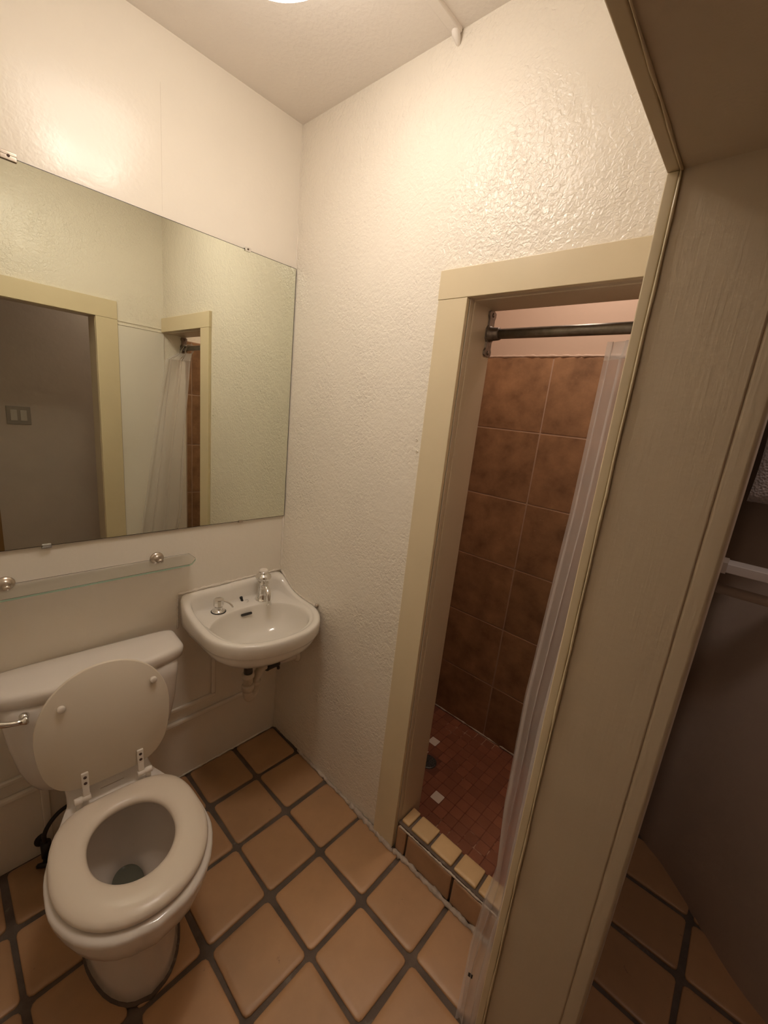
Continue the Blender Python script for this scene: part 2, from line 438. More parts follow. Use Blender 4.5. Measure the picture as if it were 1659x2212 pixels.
wall_tiles(wall_shower_back, (SX, 0, 0), (0, 1, 0), (-1, 0, 0), [SY - .003, SY - P_T, SY - 2 * P_T, -1.279])
wall_tiles(wall_shower_left, (0, SY, 0), (1, 0, 0), (0, -1, 0), [SX - .003, SX - P_T, SX - 2 * P_T, TW])
wall_tiles(wall_front, (0, -D + .0085, 0), (1, 0, 0), (0, 1, 0), [SX - .003, SX - P_T, SX - 2 * P_T, TW])

floor_shower = tag(boxes('floor_shower', [(.05, SX + .01, -1.286, SY + .01, -.12, SZ - .0015)], M['grout_pan']), kind='structure')
pm = .0485
mes = tile_mesh(pm - .0035, pm - .0035, .004, corner=.003, edge=.001, bulge=0)
mes_p = mes.copy(); mes_g = mes.copy()
DRX, DRY = .427, -.622
half = tile_mesh(pm / 2 - .003, pm / 2 - .003, .004, corner=.002, edge=.001, bulge=.0001)
half_p = half.copy()
for i in range(15):
    for j in range(18):
        cx, cy = .309 + (i - 4) * pm, -.7615 + (j - 10) * pm
        if not (.092 < cx < SX - .02 and -1.275 < cy < SY - .018): continue
        d = math.hypot(cx - DRX, cy - DRY)
        if d < .048: continue
        if d < .075:
            for qx in (-.25, .25):
                for qy in (-.25, .25):
                    px, py = cx + qx * pm, cy + qy * pm
                    if math.hypot(px - DRX, py - DRY) < .056: continue
                    pale = random.random() < .45
                    put('pan_tile', half_p if pale else half, M['mosaic_pale'] if pale else M['mosaic'], floor_shower, Matrix.Translation((px, py, SZ)))
            continue
        kind = 'mosaic'
        if (i, j) == (4, 10) or math.hypot(cx - .546, cy + .559) < .028: kind = 'mosaic_pale'
        elif .075 <= d < .115 and cy > -.66 and random.random() < .6: kind = 'mosaic_grey'
        me = {'mosaic': mes, 'mosaic_pale': mes_p, 'mosaic_grey': mes_g}[kind]
        put('pan_tile', me, M[kind], floor_shower, Matrix.Translation((cx, cy, SZ + random.uniform(-.0004, .0004))) @ Matrix.Rotation(random.uniform(-.02, .02), 4, 'Z'))

# curb between floor and shower
curb = tag(boxes('shower_curb', [(.002, .078, -D, -.787, -.08, .112)], M['grout']), kind='structure')
cy_ = [-.788, -.8317, -.9165, -1.0106, -1.099, -1.192, -1.285]
for a, b in zip(cy_, cy_[1:]):
    me = tile_mesh(.070, a - b - .010, .012, corner=.004, edge=.003, bulge=.0006, wob=.001)
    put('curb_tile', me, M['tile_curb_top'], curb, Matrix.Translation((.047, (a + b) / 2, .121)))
fy = [-.788, -.8345, -1.0245, -1.22, -1.285]
for a, b in zip(fy, fy[1:]):
    me = tile_mesh(a - b - .008, .102, .010, corner=.004, edge=.003, bulge=.0008, wob=.001)
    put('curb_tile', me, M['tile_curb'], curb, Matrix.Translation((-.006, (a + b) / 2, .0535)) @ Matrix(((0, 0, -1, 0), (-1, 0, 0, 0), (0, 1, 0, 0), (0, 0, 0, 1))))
bead('caulk_bead', (-.003, -.80, .109), (-.001, -1.27, .109), .0035, 60, M['caulk'], curb, 14)

# shower door casing and jamb
trim_1 = thing('trim_1', kind='structure')
boxes('side_casing', [(-.014, .0, -.783, -.690, .006, 1.8326)], M['casing'], trim_1, bevel=.0015)
boxes('head_casing', [(-.0145, .0, -1.282, -.688, 1.8330, 1.9063)], M['casing'], trim_1, bevel=.0015)
boxes('jamb_board', [(.0175, TW + .004, -.7885, -.775, .0, 1.836)], M['jamb'], trim_1, bevel=.003)
boxes('head_jamb_board', [(.0175, TW + .004, -D + .001, -.783, 1.8300, 1.84)], M['jamb'], trim_1, bevel=.003)
boxes('jamb_stop', [(.0, .0185, -.7855, -.775, .0, 1.836), (.0, .0185, -D + .001, -.783, 1.8325, 1.84)], M['jamb'], trim_1, bevel=.002)
# doorway casing and jamb (the doorway the room is seen through)
trim_2 = thing('trim_2', kind='structure')
boxes('side_casing', [(-.337, -.2365, -D, -1.272, .004, 1.8509)], M['casing'], trim_2, bevel=.002)
boxes('side_casing', [(-1.19, -1.086, -D, -1.272, .004, 1.8509)], M['casing'], trim_2, bevel=.002)
boxes('head_casing', [(-1.19, -.2365, -D, -1.2715, 1.8513, 1.9414)], M['casing'], trim_2, bevel=.002)
boxes('jamb_board', [(-.3335, -.31, -D - TW - .001, -D - .0003, .0, 1.857)], M['jamb'], trim_2, bevel=.003, segs=3)
boxes('jamb_board', [(-1.11, -1.0905, -D - TW - .001, -1.290, .0, 1.857)], M['jamb'], trim_2, bevel=.003, segs=3)
boxes('head_jamb_board', [(-1.095, -.328, -D - TW - .001, -D - .0003, 1.8528, 1.87)], M['jamb'], trim_2, bevel=.003, segs=3)
bead('paint_ridge', (-.3362, -1.2882, .02), (-.3362, -1.2882, 1.85), .0022, 40, M['casing'], trim_2, 31)
bead('paint_ridge', (-.3362, -1.2882, 1.8510), (-1.08, -1.2882, 1.8510), .0018, 16, M['casing'], trim_2, 32)
boxes('hall_casing', [(-.3325, -.24, -1.437, -D - TW + .0015, .0, 1.95)], M['jamb'], trim_2, bevel=.006, segs=4)
boxes('hall_casing', [(-1.19, -1.094, -1.437, -D - TW, .0, 1.95)], M['jamb'], trim_2, bevel=.008, segs=4)
# panel moulding on the wall behind the toilet
trim_3 = thing('trim_3', kind='structure')
boxes('moulding_strip', [(-.3125, -.296, -.012, .0, .3335, .70)], M['paint_smooth'], trim_3, bevel=.004, segs=3)
boxes('moulding_strip', [(XL, -.296, -.012, .0, .317, .3335)], M['paint_smooth'], trim_3, bevel=.004, segs=3)
boxes('moulding_strip', [(XL, -.16, -.015, .0, .256, .274)], M['paint_smooth'], trim_3, bevel=.005, segs=3)
boxes('moulding_strip', [(-.868, -.846, -.012, .0, .0, .262)], M['paint_smooth'], trim_3, bevel=.004, segs=3)
boxes('wall_seam', [(-.4685, -.4665, -.0012, .0, 2.02, 2.33)], M['paint_smooth'], trim_3, bevel=.0006)
# batten and plaster lump where the ceiling sheet ends
trim_4 = thing('trim_4', kind='structure')
boxes('ceiling_sheet_edge', [(XL, -.004, -.655, -.6285, H - .0105, H + .002)], M['paint_ceiling'], trim_4, bevel=.003)
bm = bmesh.new()
tube(bm, curve_pts([(-.020, -.642, H + .004), (-.016, -.644, H - .012), (-.009, -.645, H - .020), (-.003, -.645, H - .026), (.004, -.645, H - .028)], 10),
     [.007, .0095, .010, .0105, .0095, .009, .008, .007, .006, .005, .003], 10)
link('plaster_lump', bm, M['paint_ceiling'], trim_4, smooth=True)

# hall beyond the doorway
hp = [(.80, -1.40), (.735, -1.45), (.70, -1.50), (.635, -1.565), (.563, -1.632), (.463, -1.722), (.405, -1.80), (.36, -1.90), (.34, -2.0), (.33, -2.12)]
bm = bmesh.new(); rows = []
pp = curve_pts([(x, y, 0) for x, y in hp], 36)
for z in (-.05, H): rows.append([bm.verts.new((p.x, p.y, z)) for p in pp])
back = [[bm.verts.new((p.x + .09, p.y + .02, z)) for p in pp] for z in (-.05, H)]
for i in range(36):
    bm.faces.new((rows[0][i], rows[0][i + 1], rows[1][i + 1], rows[1][i])); bm.faces.new((back[0][i], back[1][i], back[1][i + 1], back[0][i + 1]))
    bm.faces.new((rows[1][i], rows[1][i + 1], back[1][i + 1], back[1][i]))
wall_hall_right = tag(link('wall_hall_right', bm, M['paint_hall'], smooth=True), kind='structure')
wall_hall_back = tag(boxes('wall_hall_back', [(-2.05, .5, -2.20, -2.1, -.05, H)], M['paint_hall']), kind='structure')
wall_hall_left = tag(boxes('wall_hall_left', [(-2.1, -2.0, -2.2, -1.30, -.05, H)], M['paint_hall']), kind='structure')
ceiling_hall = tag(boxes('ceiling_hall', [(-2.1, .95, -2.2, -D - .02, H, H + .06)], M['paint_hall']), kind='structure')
boxes('cover_strip', [(-.70, .3, -2.1, -2.094, .0, .02)], M['paint_hall'], wall_hall_back)

# ------------------------------------------------------------------ ceiling lamp
LX, LY, LR, LH = -.512, -.595, .182, .165
t = thing('ceiling_lamp', 'round frosted glass dome lamp glowing white on the ceiling', 'ceiling lamp', (LX, LY, H))
bm = bmesh.new(); lathe(bm, [(LR * .90, -.036), (LR * .97, -.030), (LR * .97, -.022), (LR * .62, -.018), (LR * .60, 0.0)], n=48); link('lamp_base', bm, M['plastic'], t, smooth=True)
bm = bmesh.new()
lathe(bm, [(LR * .90, -.030)] + [(LR * math.cos(a), -.030 - LH * math.sin(a)) for a in [k * PI / 2 / 14 for k in range(15)]], n=48)
link('lamp_glass', bm, M['lamp'], t, smooth=True)

# ------------------------------------------------------------------ mirror
t = thing('wall_mirror', 'large frameless rectangular wall mirror held by small clips above the toilet', 'mirror', (-.504, 0, 1.528))
x0, x1, z0, z1 = -.501, .501, -.4743, .4743
boxes('mirror_backing', [(x0, x1, -.0074, -.0022, z0, z1)], M['mirror_back'], t)
boxes('mirror_glass', [(x0 + .0018, x1 - .0018, -.0080, -.0074, z0 + .0016, z1 - .0018)], M['mirror'], t)
def clip(x, z, s, m, hole=False, sz=1.0):
    bm = bmesh.new(); w = .0115 * sz
    box(bm, x - w, x + w, -.0050, 0, z + s * .001, z + s * .0085 * sz)
    box(bm, x - w * .95, x + w * .95, -.0125, -.0050, z + s * .001, z + s * .005)
    box(bm, x - w * .9, x + w * .9, -.0125, -.0086, z - s * .006 * sz, z + s * .002)
    o = link('mirror_clip', bm, m, t, bevel=.0012)
    if hole:
        bm = bmesh.new(); lathe(bm, [(.003, 0), (.003, .0012), (.0015, .0016)], (x, -.0125, z + s * .0005), (0, -1, 0), 10)
        link('clip_screw', bm, M['screw_hole'], o, smooth=True)
    return o
clip(.302, z1, 1, M['chrome'], True); clip(-.302, z1, 1, M['nickel'], True, 1.45)
clip(.302, z0, -1, M['nickel'], False, .8); clip(-.294, z0, -1, M['clip'])['label'] = 'clear plastic clip under the mirror edge'

# ------------------------------------------------------------------ glass shelf
t = thing('glass_shelf', 'narrow clear glass shelf with chamfered corner on two nickel brackets below mirror', 'shelf', (-.70, 0, .955))
bm = bmesh.new()
out = [(.300, -.006), (.300, -.060), (.2965, -.070), (.270, -.104), (.258, -.110), (-.258, -.110), (-.270, -.104), (-.2965, -.070), (-.300, -.060), (-.300, -.006)]
loft(bm, [[(x, y, z) for x, y in out] for z in (-.003, .003)])
gp = link('glass_plate', bm, M['glass'], t, bevel=.0007)
bm = bmesh.new(); band = out[1:-1]
lo = [[bm.verts.new((x * (1 + sg * .0012), y + sg * (-.0003 if y < -.1 else 0), z)) for x, y in band] for sg, z in ((1, -.0024), (1, .0024), (-1, .0024), (-1, -.0024))]
for a in range(4):
    for i in range(len(band) - 1): bm.faces.new((lo[a][i], lo[a][i + 1], lo[(a + 1) % 4][i + 1], lo[(a + 1) % 4][i]))
for i in (0, len(band) - 1): bm.faces.new([lo[a][i] for a in range(4)])
link('glass_edge', bm, M['glass_edge'], gp)['label'] = 'green ground glass edge'
for bx in (.194, -.194):
    bm = bmesh.new()
    lathe(bm, [(.0215, 0), (.0225, .002), (.0215, .006), (.0155, .009), (.0105, .012), (.0085, .020), (.0085, .026), (.0095, .032), (.009, .037), (.006, .0405), (.001, .0415)], (bx, 0, .002), (0, -1, 0), 28)
    b = link('shelf_bracket', bm, M['nickel'], t, smooth=True)
    bm = bmesh.new(); box(bm, bx - .006, bx + .006, -.030, -.010, -.0070, -.0032)
    link('shelf_arm', bm, M['nickel'], b, bevel=.001)

# ------------------------------------------------------------------ sink
def halfplanes(poly):
    c = Vector((0, 0)); hp = []
    n = len(poly)
    for i in range(n):
        a, b = Vector(poly[i]), Vector(poly[(i + 1) % n]); d = (b - a).normalized(); nm = Vector((d.y, -d.x))
        if nm.dot(a) < 0: nm = -nm
        hp.append((nm, nm.dot(a)))
    return hp
SCX, SCY = -.232, -.205
plan = [(-.438, -.001), (-.438, -.215), (-.432, -.262), (-.412, -.308), (-.376, -.350), (-.325, -.380), (-.27, -.3965), (-.21, -.4035), (-.155, -.401), (-.105, -.386),
        (-.062, -.358), (-.030, -.318), (-.009, -.275), (-.0025, -.235), (-.0025, -.001)]
hpl = halfplanes([(x - SCX, y - SCY) for x, y in plan])
NS = 120
ANG = [2 * PI * k / NS for k in range(NS)]
def outline(inset, smooth=2, sc=1.0):
    r = []
    for a in ANG:
        d = Vector((math.cos(a), math.sin(a)))
        r.append(min((h - inset) / nm.dot(d) for nm, h in hpl if nm.dot(d) > 1e-4))
    for _ in range(smooth):
        r = [(r[k - 1] + 2 * r[k] + r[(k + 1) % NS]) / 4 for k in range(NS)]
    return [(SCX + sc * r[k] * math.cos(ANG[k]), SCY + sc * r[k] * math.sin(ANG[k])) for k in range(NS)]
def zrim(x, y):
    q = max(0.0, 1 - abs(y) / .215)
    s = .072 if x > SCX else .068
    back = max(0.0, min(1.0, (.10 - abs(y)) / .085)); back = back * back * (3 - 2 * back)
    return .738 + s * max(q ** 2.1, 0) * .75 + .018 * back
def ell(ax, ay, cx, cy, z, e=2.25):
    pts = []
    for a in ANG:
        c, s = math.cos(a), math.sin(a); rr = (abs(c / ax) ** e + abs(s / ay) ** e) ** (-1 / e)
        pts.append((cx + rr * c, cy + rr * s, z))
    return pts
t = thing('wall_sink', 'small white ceramic corner sink hung on the wall beside the toilet', 'sink', (0, 0, 0))
bm = bmesh.new()
def at(o, f): return [(x, y, f(x, y)) for x, y in o]
o0, o1, o2, o3, o4 = outline(.0, 2), outline(.004, 2), outline(.010, 3), outline(.022, 3), outline(.030, 3)
dz = lambda x, y: .727
rim_in = outline(.036, 5)
rings = [
    at(outline(.17, 4), lambda x, y: .575), at(outline(.11, 3), lambda x, y: .590), at(outline(.05, 3), lambda x, y: .625), at(outline(.020, 2), lambda x, y: .653),
    at(outline(.0115, 2), lambda x, y: .672), at(outline(.010, 2), lambda x, y: .682), at(outline(.004, 2), lambda x, y: .6865), at(outline(.001, 2), lambda x, y: .692),
    at(o0, lambda x, y: zrim(x, y) - .014), at(outline(.0015, 2), lambda x, y: zrim(x, y) - .006), at(o1, lambda x, y: zrim(x, y) - .002), at(o2, lambda x, y: zrim(x, y)), at(o3, lambda x, y: zrim(x, y) - .0005),
    at(outline(.0265, 3), lambda x, y: zrim(x, y) * .8 + .727 * .2 - .001), at(outline(.033, 4), lambda x, y: zrim(x, y) * .25 + .727 * .75), at(outline(.038, 5), lambda x, y: .7295)]
EX, EY, EAX, EAY = -.232, -.231, .183, .135
for sx_, z in ((1.012, .7285), (1.0, .7265), (.988, .721), (.975, .711), (.945, .692), (.885, .668), (.78, .642), (.60, .622), (.40, .612), (.14, .606)):
    rings.append(ell(EAX * sx_, EAY * sx_, EX, EY - .0 + (1 - sx_) * .01, z))
# keep the bowl mouth inside the rim
for k in range(NS):
    lim = rings[15][k]
    for rr in rings[16:19]:
        p = rr[k]; d1 = math.hypot(p[0] - SCX, p[1] - SCY); d0 = math.hypot(lim[0] - SCX, lim[1] - SCY)
        if d1 > d0 - .002:
            f = (d0 - .002) / d1; rr[k] = (SCX + (p[0] - SCX) * f, SCY + (p[1] - SCY) * f, p[2])
loft(bm, rings)
link('sink_basin', bm, M['ceramic'], t, smooth=True)
bm = bmesh.new()
c = Vector((-.222, -.1075, .7055)); ux = Vector((.045, -.0035, 0)).normalized(); nn = Vector((0, -.86, .5)).normalized(); vv = nn.cross(ux).normalized()
ring = []
for k in range(20):
    a = 2 * PI * k / 20; ca, sa = math.cos(a), math.sin(a)
    ring.append(c + ux * (.017 * (1 if ca > 0 else -1) * (abs(ca) > .01) + .0045 * ca) + vv * .0052 * sa)
loft(bm, [[p - nn * .004 for p in ring], [p + nn * .0012 for p in ring]])
link('overflow_slot', bm, M['black'], t)
bm = bmesh.new(); lathe(bm, [(.021, .0), (.021, .002), (.018, .003), (.015, .0015), (.001, .001)], (EX, EY + .008, .606), n=24); link('drain_flange', bm, M['chrome'], t, smooth=True)
bead('caulk_bead', (-.436, -.003, .806), (-.004, -.003, .810), .0055, 50, M['caulk_white'], t, 21)
bead('caulk_bead', (-.439, -.002, .800), (-.440, -.002, .67), .004, 26, M['caulk_white'], t, 22)
pr = [(-.002, -y, zrim(-.003, -y) - .001) for y in [.004 + .25 * k / 40 for k in range(41)]]
rnd = random.Random(5); bm = bmesh.new(); tube(bm, pr, [rnd.uniform(.0025, .0055) for _ in pr], 7); link('caulk_bead', bm, M['caulk_white'], t, smooth=True)
bm = bmesh.new(); lathe(bm, [(.007, 0), (.009, .004), (.006, .009), (.001, .011)], (0, -.262, .742), (-1, 0, 0), 10); link('hanger_bolt', bm, M['nickel'], t, smooth=True)

# tap
FX, FY, FZ = -.128, -.066, .7275
t = thing('pillar_tap', 'chrome pillar tap with bulbous lever knob and curved spout on the sink', 'tap', (FX, FY, FZ), math.radians(-17))
bm = bmesh.new(); lathe(bm, [(r_ * 1.22, h__) for r_, h__ in [(.0255, 0), (.0265, .002), (.0255, .005), (.0235, .007), (.021, .016), (.0185, .032), (.0165, .05), (.0158, .066), (.019, .070), (.0195, .074), (.0175, .078)]], n=32)
link('tap_body', bm, M['chrome'], t, smooth=True)
bm = bmesh.new(); lathe(bm, [(r_ * 1.22, h__) for r_, h__ in [(.016, .078), (.0165, .083), (.0215, .087), (.0245, .092), (.0255, .098), (.0235, .105), (.018, .110), (.0145, .1125), (.0155, .116), (.0150, .122)]], n=32)
k_ = link('tap_knob', bm, M['chrome'], t, smooth=True)
bm = bmesh.new(); lathe(bm, [(r_ * 1.22, h__) for r_, h__ in [(.0145, .121), (.0140, .126), (.0115, .130), (.006, .132), (.001, .1325)]], n=24); link('knob_cap', bm, M['plastic'], k_, smooth=True)
bm = bmesh.new(); sp = curve_pts([(0, -.008, .060), (.001, -.030, .066), (.002, -.052, .062), (.003, -.068, .048), (.0035, -.075, .028), (.0035, -.077, .014)], 18)
tube(bm, sp, [.0135 - .004 * min(1, k / 14) for k in range(19)], 16); s_ = link('tap_spout', bm, M['chrome'], t, smooth=True)
bm = bmesh.new(); lathe(bm, [(.0098, 0), (.0105, .002), (.0105, .006), (.0085, .008)], (.0035, -.077, .009), n=20); link('spout_tip', bm, M['chrome'], s_, smooth=True)

# soap pump
t = thing('soap_pump', 'small chrome soap pump with thin angled nozzle on the left of the sink', 'soap dispenser', (-.317, -.068, .7275))
bm = bmesh.new(); lathe(bm, [(.0275, 0), (.0275, .0025), (.025, .003)], n=28); link('pump_gasket', bm, M['black'], t, smooth=True)
bm = bmesh.new(); lathe(bm, [(.0245, .002), (.024, .006), (.0175, .009), (.0145, .011), (.0145, .024), (.0155, .025)], n=28); link('pump_base', bm, M['chrome'], t, smooth=True)
bm = bmesh.new(); lathe(bm, [(.0175, .024), (.019, .027), (.019, .050), (.018, .0525), (.014, .0535), (.001, .054)], n=10); h_ = link('pump_head', bm, M['chrome'], t)
bm = bmesh.new(); tube(bm, curve_pts([(.010, -.008, .047), (.024, -.018, .041), (.036, -.027, .030), (.041, -.031, .019)], 12), .0034, 10); link('pump_nozzle', bm, M['chrome'], h_, smooth=True)

# plug stub
t = thing('chain_stay', 'little black rubber stub with wire ring on the sink deck', 'chain stay', (-.204, -.040, .7275))
bm = bmesh.new(); lathe(bm, [(.005, 0), (.005, .012), (.006, .013), (.006, .019), (.004, .021), (.001, .0215)], axis=(-.22, .25, 1), n=14); link('stay_stub', bm, M['black'], t, smooth=True)
bm = bmesh.new(); tube(bm, [(.010 + .0095 * math.cos(a), -.010 + .0095 * math.sin(a), .0015 + .002 * math.cos(a)) for a in [2 * PI * k / 24 for k in range(25)]], .0009, 6); link('stay_ring', bm, M['chrome'], t, smooth=True)

# drain trap under the sink
t = thing('sink_trap', 'white plastic drain trap with dark rubber coupling under the sink', 'drain trap', (0, 0, 0))
TX, TY = -.251, -.180
bm = bmesh.new(); tube(bm, [(TX, TY, .60), (TX, TY, .47)], .0165, 18); link('tail_pipe', bm, M['dark_pipe'], t, smooth=True)
bm = bmesh.new(); lathe(bm, [(.0165, .0), (.023, .002), (.0235, .016), (.0225, .018), (.0185, .020), (.0185, .045)], (TX, TY, .497), (0, 0, -1), 20)
link('slip_nut', bm, M['pvc'], t, smooth=True)
bm = bmesh.new(); lathe(bm, [(.0185, .0), (.0225, .002), (.0235, .004), (.0235, .020), (.0195, .022), (.0185, .030)], (TX, TY, .447), (0, 0, -1), 20)
link('slip_nut', bm, M['pvc'], t, smooth=True)
bx, by = TX + .046, TY + .024
bm = bmesh.new()
up = [(TX, TY, .446), (TX, TY, .410), (TX + .004, TY + .002, .392), (TX + .014, TY + .007, .379), (TX + .025, TY + .013, .3755), (TX + .036, TY + .019, .382), (bx - .002, by - .001, .398), (bx, by, .417), (bx, by, .428)]
tube(bm, curve_pts(up, 26), .0185, 16); link('trap_bend', bm, M['pvc'], t, smooth=True)
bm = bmesh.new(); lathe(bm, [(.0185, 0), (.0235, .002), (.0235, .018), (.019, .020)], (bx, by, .412), n=20); link('slip_nut', bm, M['pvc'], t, smooth=True)
bm = bmesh.new(); tube(bm, curve_pts([(bx, by, .425), (bx + .002, by, .440), (bx + .018, by + .003, .462), (bx + .040, by + .006, .474), (bx + .085, by + .009, .474)], 18), .0165, 16); link('waste_arm', bm, M['pvc'], t, smooth=True)
bm = bmesh.new(); lathe(bm, [(.017, 0), (.0245, .001), (.0255, .004), (.0245, .008), (.0245, .044), (.0265, .048), (.0265, .054), (.0245, .056), (.017, .057)], (bx + .048, by + .0065, .474), (1, .06, 0), 20)
c_ = link('rubber_coupling', bm, M['black'], t, smooth=True)
bm = bmesh.new(); lathe(bm, [(.0268, 0), (.0275, .001), (.0275, .007), (.0268, .008)], (bx + .095, by + .0095, .474), (1, .06, 0), 20); box(bm, bx + .095, bx + .104, by - .016, by - .008, .446, .456)
link('hose_clamp', bm, M['dark_pipe'], c_, smooth=False)
bm = bmesh.new(); lathe(bm, [(.0205, 0), (.0205, .085), (.020, .09)], (-.0995, by + .010, .474), (1, .0, -.10), 20); link('wall_pipe', bm, M['plastic'], t, smooth=True)
bm = bmesh.new(); lathe(bm, [(.033, 0), (.033, .004), (.026, .012), (.021, .013)], (-.001, by + .010, .464), (-1, 0, 0), 24); link('wall_escutcheon', bm, M['paint_rough'], t, smooth=True)

# ------------------------------------------------------------------ toilet
TO = thing('toilet', 'white ceramic toilet with seat down, cover raised, standing under the glass shelf', 'toilet', (-.712, -.014, 0), math.radians(-4.0))
def ering(hw, y0, y1, z, e=2.4, flat=None, n=48, x0=0.0):
    """closed outline: half width hw, from front y0 to back y1; e = squareness"""
    pts = []; cy, hy_ = (y0 + y1) / 2, (y1 - y0) / 2
    for k in range(n):
        a = 2 * PI * k / n; c, s = math.cos(a), math.sin(a)
        ex = e if s < 0 or flat is None else flat
        rr = (abs(c) ** ex + abs(s) ** ex) ** (-1 / ex)
        pts.append((x0 + hw * rr * c, cy + hy_ * rr * s, z))
    return pts
def bowl_ring(hw, yf, hwb, yb, z, n=64):
    """egg front of half width hw reaching yf, narrowing to a deck of half width hwb at yb"""
    yc = yf + (hw * 1.08); pts = []
    ctrl = [(0, yf), (hw * .42, yf + .018), (hw * .76, yf + .07), (hw * .97, yf + .15), (hw, yf + .215), (hw * .97, yf + .275),
            (hwb + (hw - hwb) * .62, yf + .345), (hwb + (hw - hwb) * .22, yf + .415), (hwb, min(yf + .47, yb - .03)), (hwb, yb - .015), (hwb * .9, yb), (hwb * .4, yb)]
    c = curve_pts([(a, b, z) for a, b in ctrl], n // 2 - 1)
    right = [(p.x, p.y, z) for p in c]
    left = [(-p.x, p.y, z) for p in reversed(c)]
    right[0] = (0.0, right[0][1], z)
    return right + left[:-1]
bm = bmesh.new()
lv = [(.108, -.590, .095, -.16, 0.0), (.112, -.594, .098, -.155, .006), (.107, -.588, .094, -.16, .04), (.103, -.584, .09, -.16, .10), (.104, -.588, .088, -.155, .16), (.110, -.600, .088, -.15, .195),
      (.126, -.622, .090, -.13, .215), (.148, -.648, .094, -.10, .25), (.169, -.672, .10, -.07, .29), (.178, -.682, .106, -.05, .325), (.1815, -.686, .108, -.045, .350), (.1820, -.6875, .108, -.045, .358), (.179, -.684, .106, -.047, .3645), (.170, -.674, .10, -.052, .367)]
loft(bm, [bowl_ring(a, b, c, d, z) for a, b, c, d, z in lv], True, False)
NB = len(bowl_ring(.1, -.6, .09, -.1, 0))
last = [v for v in bm.verts][-NB:]
# inner mouth ring, bridged to the rim
def mouth(hw, yf, yb, z): return ering(hw, yf, yb, z, 2.0, n=NB)
def rot_start(r):  # start at front like bowl_ring
    k = min(range(len(r)), key=lambda i: r[i][1]); r = r[k:] + r[:k]
    return r if r[1][0] > 0 else [r[0]] + list(reversed(r[1:]))
ins = [(.122, -.622, -.315, .368), (.115, -.613, -.320, .362), (.117, -.615, -.316, .345), (.125, -.618, -.30, .33)]
prev = last
for q in ins[:2]:
    row = [bm.verts.new(p) for p in rot_start(mouth(*q))]
    for i in range(NB):
        j = (i + 1) % NB; bm.faces.new((prev[i], prev[j], row[j], row[i]))
    prev = row
bw = link('bowl', bm, M['ceramic_toilet'], TO, smooth=True)
bm = bmesh.new()
inner = [(.115, -.613, -.320, .362), (.118, -.614, -.312, .345), (.119, -.610, -.305, .32), (.112, -.585, -.300, .28), (.097, -.545, -.298, .24), (.076, -.50, -.305, .205), (.054, -.462, -.318, .180), (.043, -.445, -.325, .165), (.038, -.438, -.33, .14), (.034, -.43, -.335, .10)]
loft(bm, [rot_start(mouth(*q)) for q in inner], False, True)
link('bowl_inside', bm, M['bowl_glaze'], bw, smooth=True)
bm = bmesh.new(); loft(bm, [rot_start(mouth(.0385, -.438, -.327, .146)), rot_start(mouth(.0385, -.438, -.327, .148))]); link('bowl_water', bm, M['water'], bw)
bm = bmesh.new(); loft(bm, [bowl_ring(.117, -.601, .104, -.15, -.004), bowl_ring(.117, -.601, .104, -.15, .003), bowl_ring(.110, -.592, .097, -.157, .007)]); link('base_caulk', bm, M['grout'], bw, smooth=True)
boxes('maker_mark', [(-.03, .03, -.2335, -.2325, .3675, .3685)], M['nickel'], bw)

# seat ring
bm = bmesh.new()
def seat_out(o, z):
    pts = []; n = 72; hw, yf, yb = .1725 - o, -.669 + o, -.2835 - o
    for k in range(n):
        a = 2 * PI * k / n; c, s = math.cos(a), math.sin(a)
        e = 2.05 if s < 0 else 2.05 + 1.3 * abs(s) ** .7
        rr = (abs(c) ** e + abs(s) ** e) ** (-1 / e)
        pts.append((hw * rr * c, (yf + .195) + (.195 if s < 0 else (yb - yf - .195)) * rr * s * 1.0, z))
    return pts
def seat_in(o, z):
    pts = []; n = 72; hw, yf, yb = .0965 + o, -.578 - o, -.352 + o
    for k in range(n):
        a = 2 * PI * k / n; c, s = math.cos(a), math.sin(a); e = 2.0 if s < 0 else 2.25
        rr = (abs(c) ** e + abs(s) ** e) ** (-1 / e)
        pts.append((hw * rr * c, (yf + yb) / 2 + (yb - yf) / 2 * rr * s, z))
    return pts
sr = [seat_out(.006, .3715), seat_out(.001, .375), seat_out(0, .381), seat_out(.002, .387), seat_out(.009, .392), seat_out(.022, .3955), seat_out(.036, .3965),
      seat_in(.024, .3965), seat_in(.012, .395), seat_in(.004, .391), seat_in(0, .385), seat_in(.001, .378), seat_in(.006, .3715)]
loft(bm, sr + [sr[0]], False, False)
bmesh.ops.remove_doubles(bm, verts=bm.verts, dist=1e-5)
link('seat_ring', bm, M['seat'], TO, smooth=True)

# raised cover, in a frame whose origin is the hinge line and whose z runs up the cover
HY, HZ = -.268, .396
tilt = Matrix.Translation((0, HY, HZ)) @ Matrix.Rotation(math.radians(-4.0), 4, 'X')
def cover_out(o, y):
    pts = []; n = 72; hw, zb, zt = .1605 - o, .026 + o, .384 - o; zc = .205
    for k in range(n):
        a = 2 * PI * k / n; c, s = math.cos(a), math.sin(a); e = 2.05 if s > 0 else 2.05 + 1.25 * abs(s) ** .7
        rr = (abs(c) ** e + abs(s) ** e) ** (-1 / e)
        pts.append(tilt @ Vector((hw * rr * c - .006, y, zc + ((zt - zc) if s > 0 else (zc - zb)) * rr * s)))
    return pts
bm = bmesh.new()
loft(bm, [cover_out(.0015, .0), cover_out(0, .0015), cover_out(0, .009), cover_out(.003, .013), cover_out(.012, .0155), cover_out(.05, .0165)])
cv = link('seat_cover', bm, M['seat_cover'], TO, smooth=True)
md = cv.modifiers.new('es', 'EDGE_SPLIT'); md.split_angle = math.radians(50)
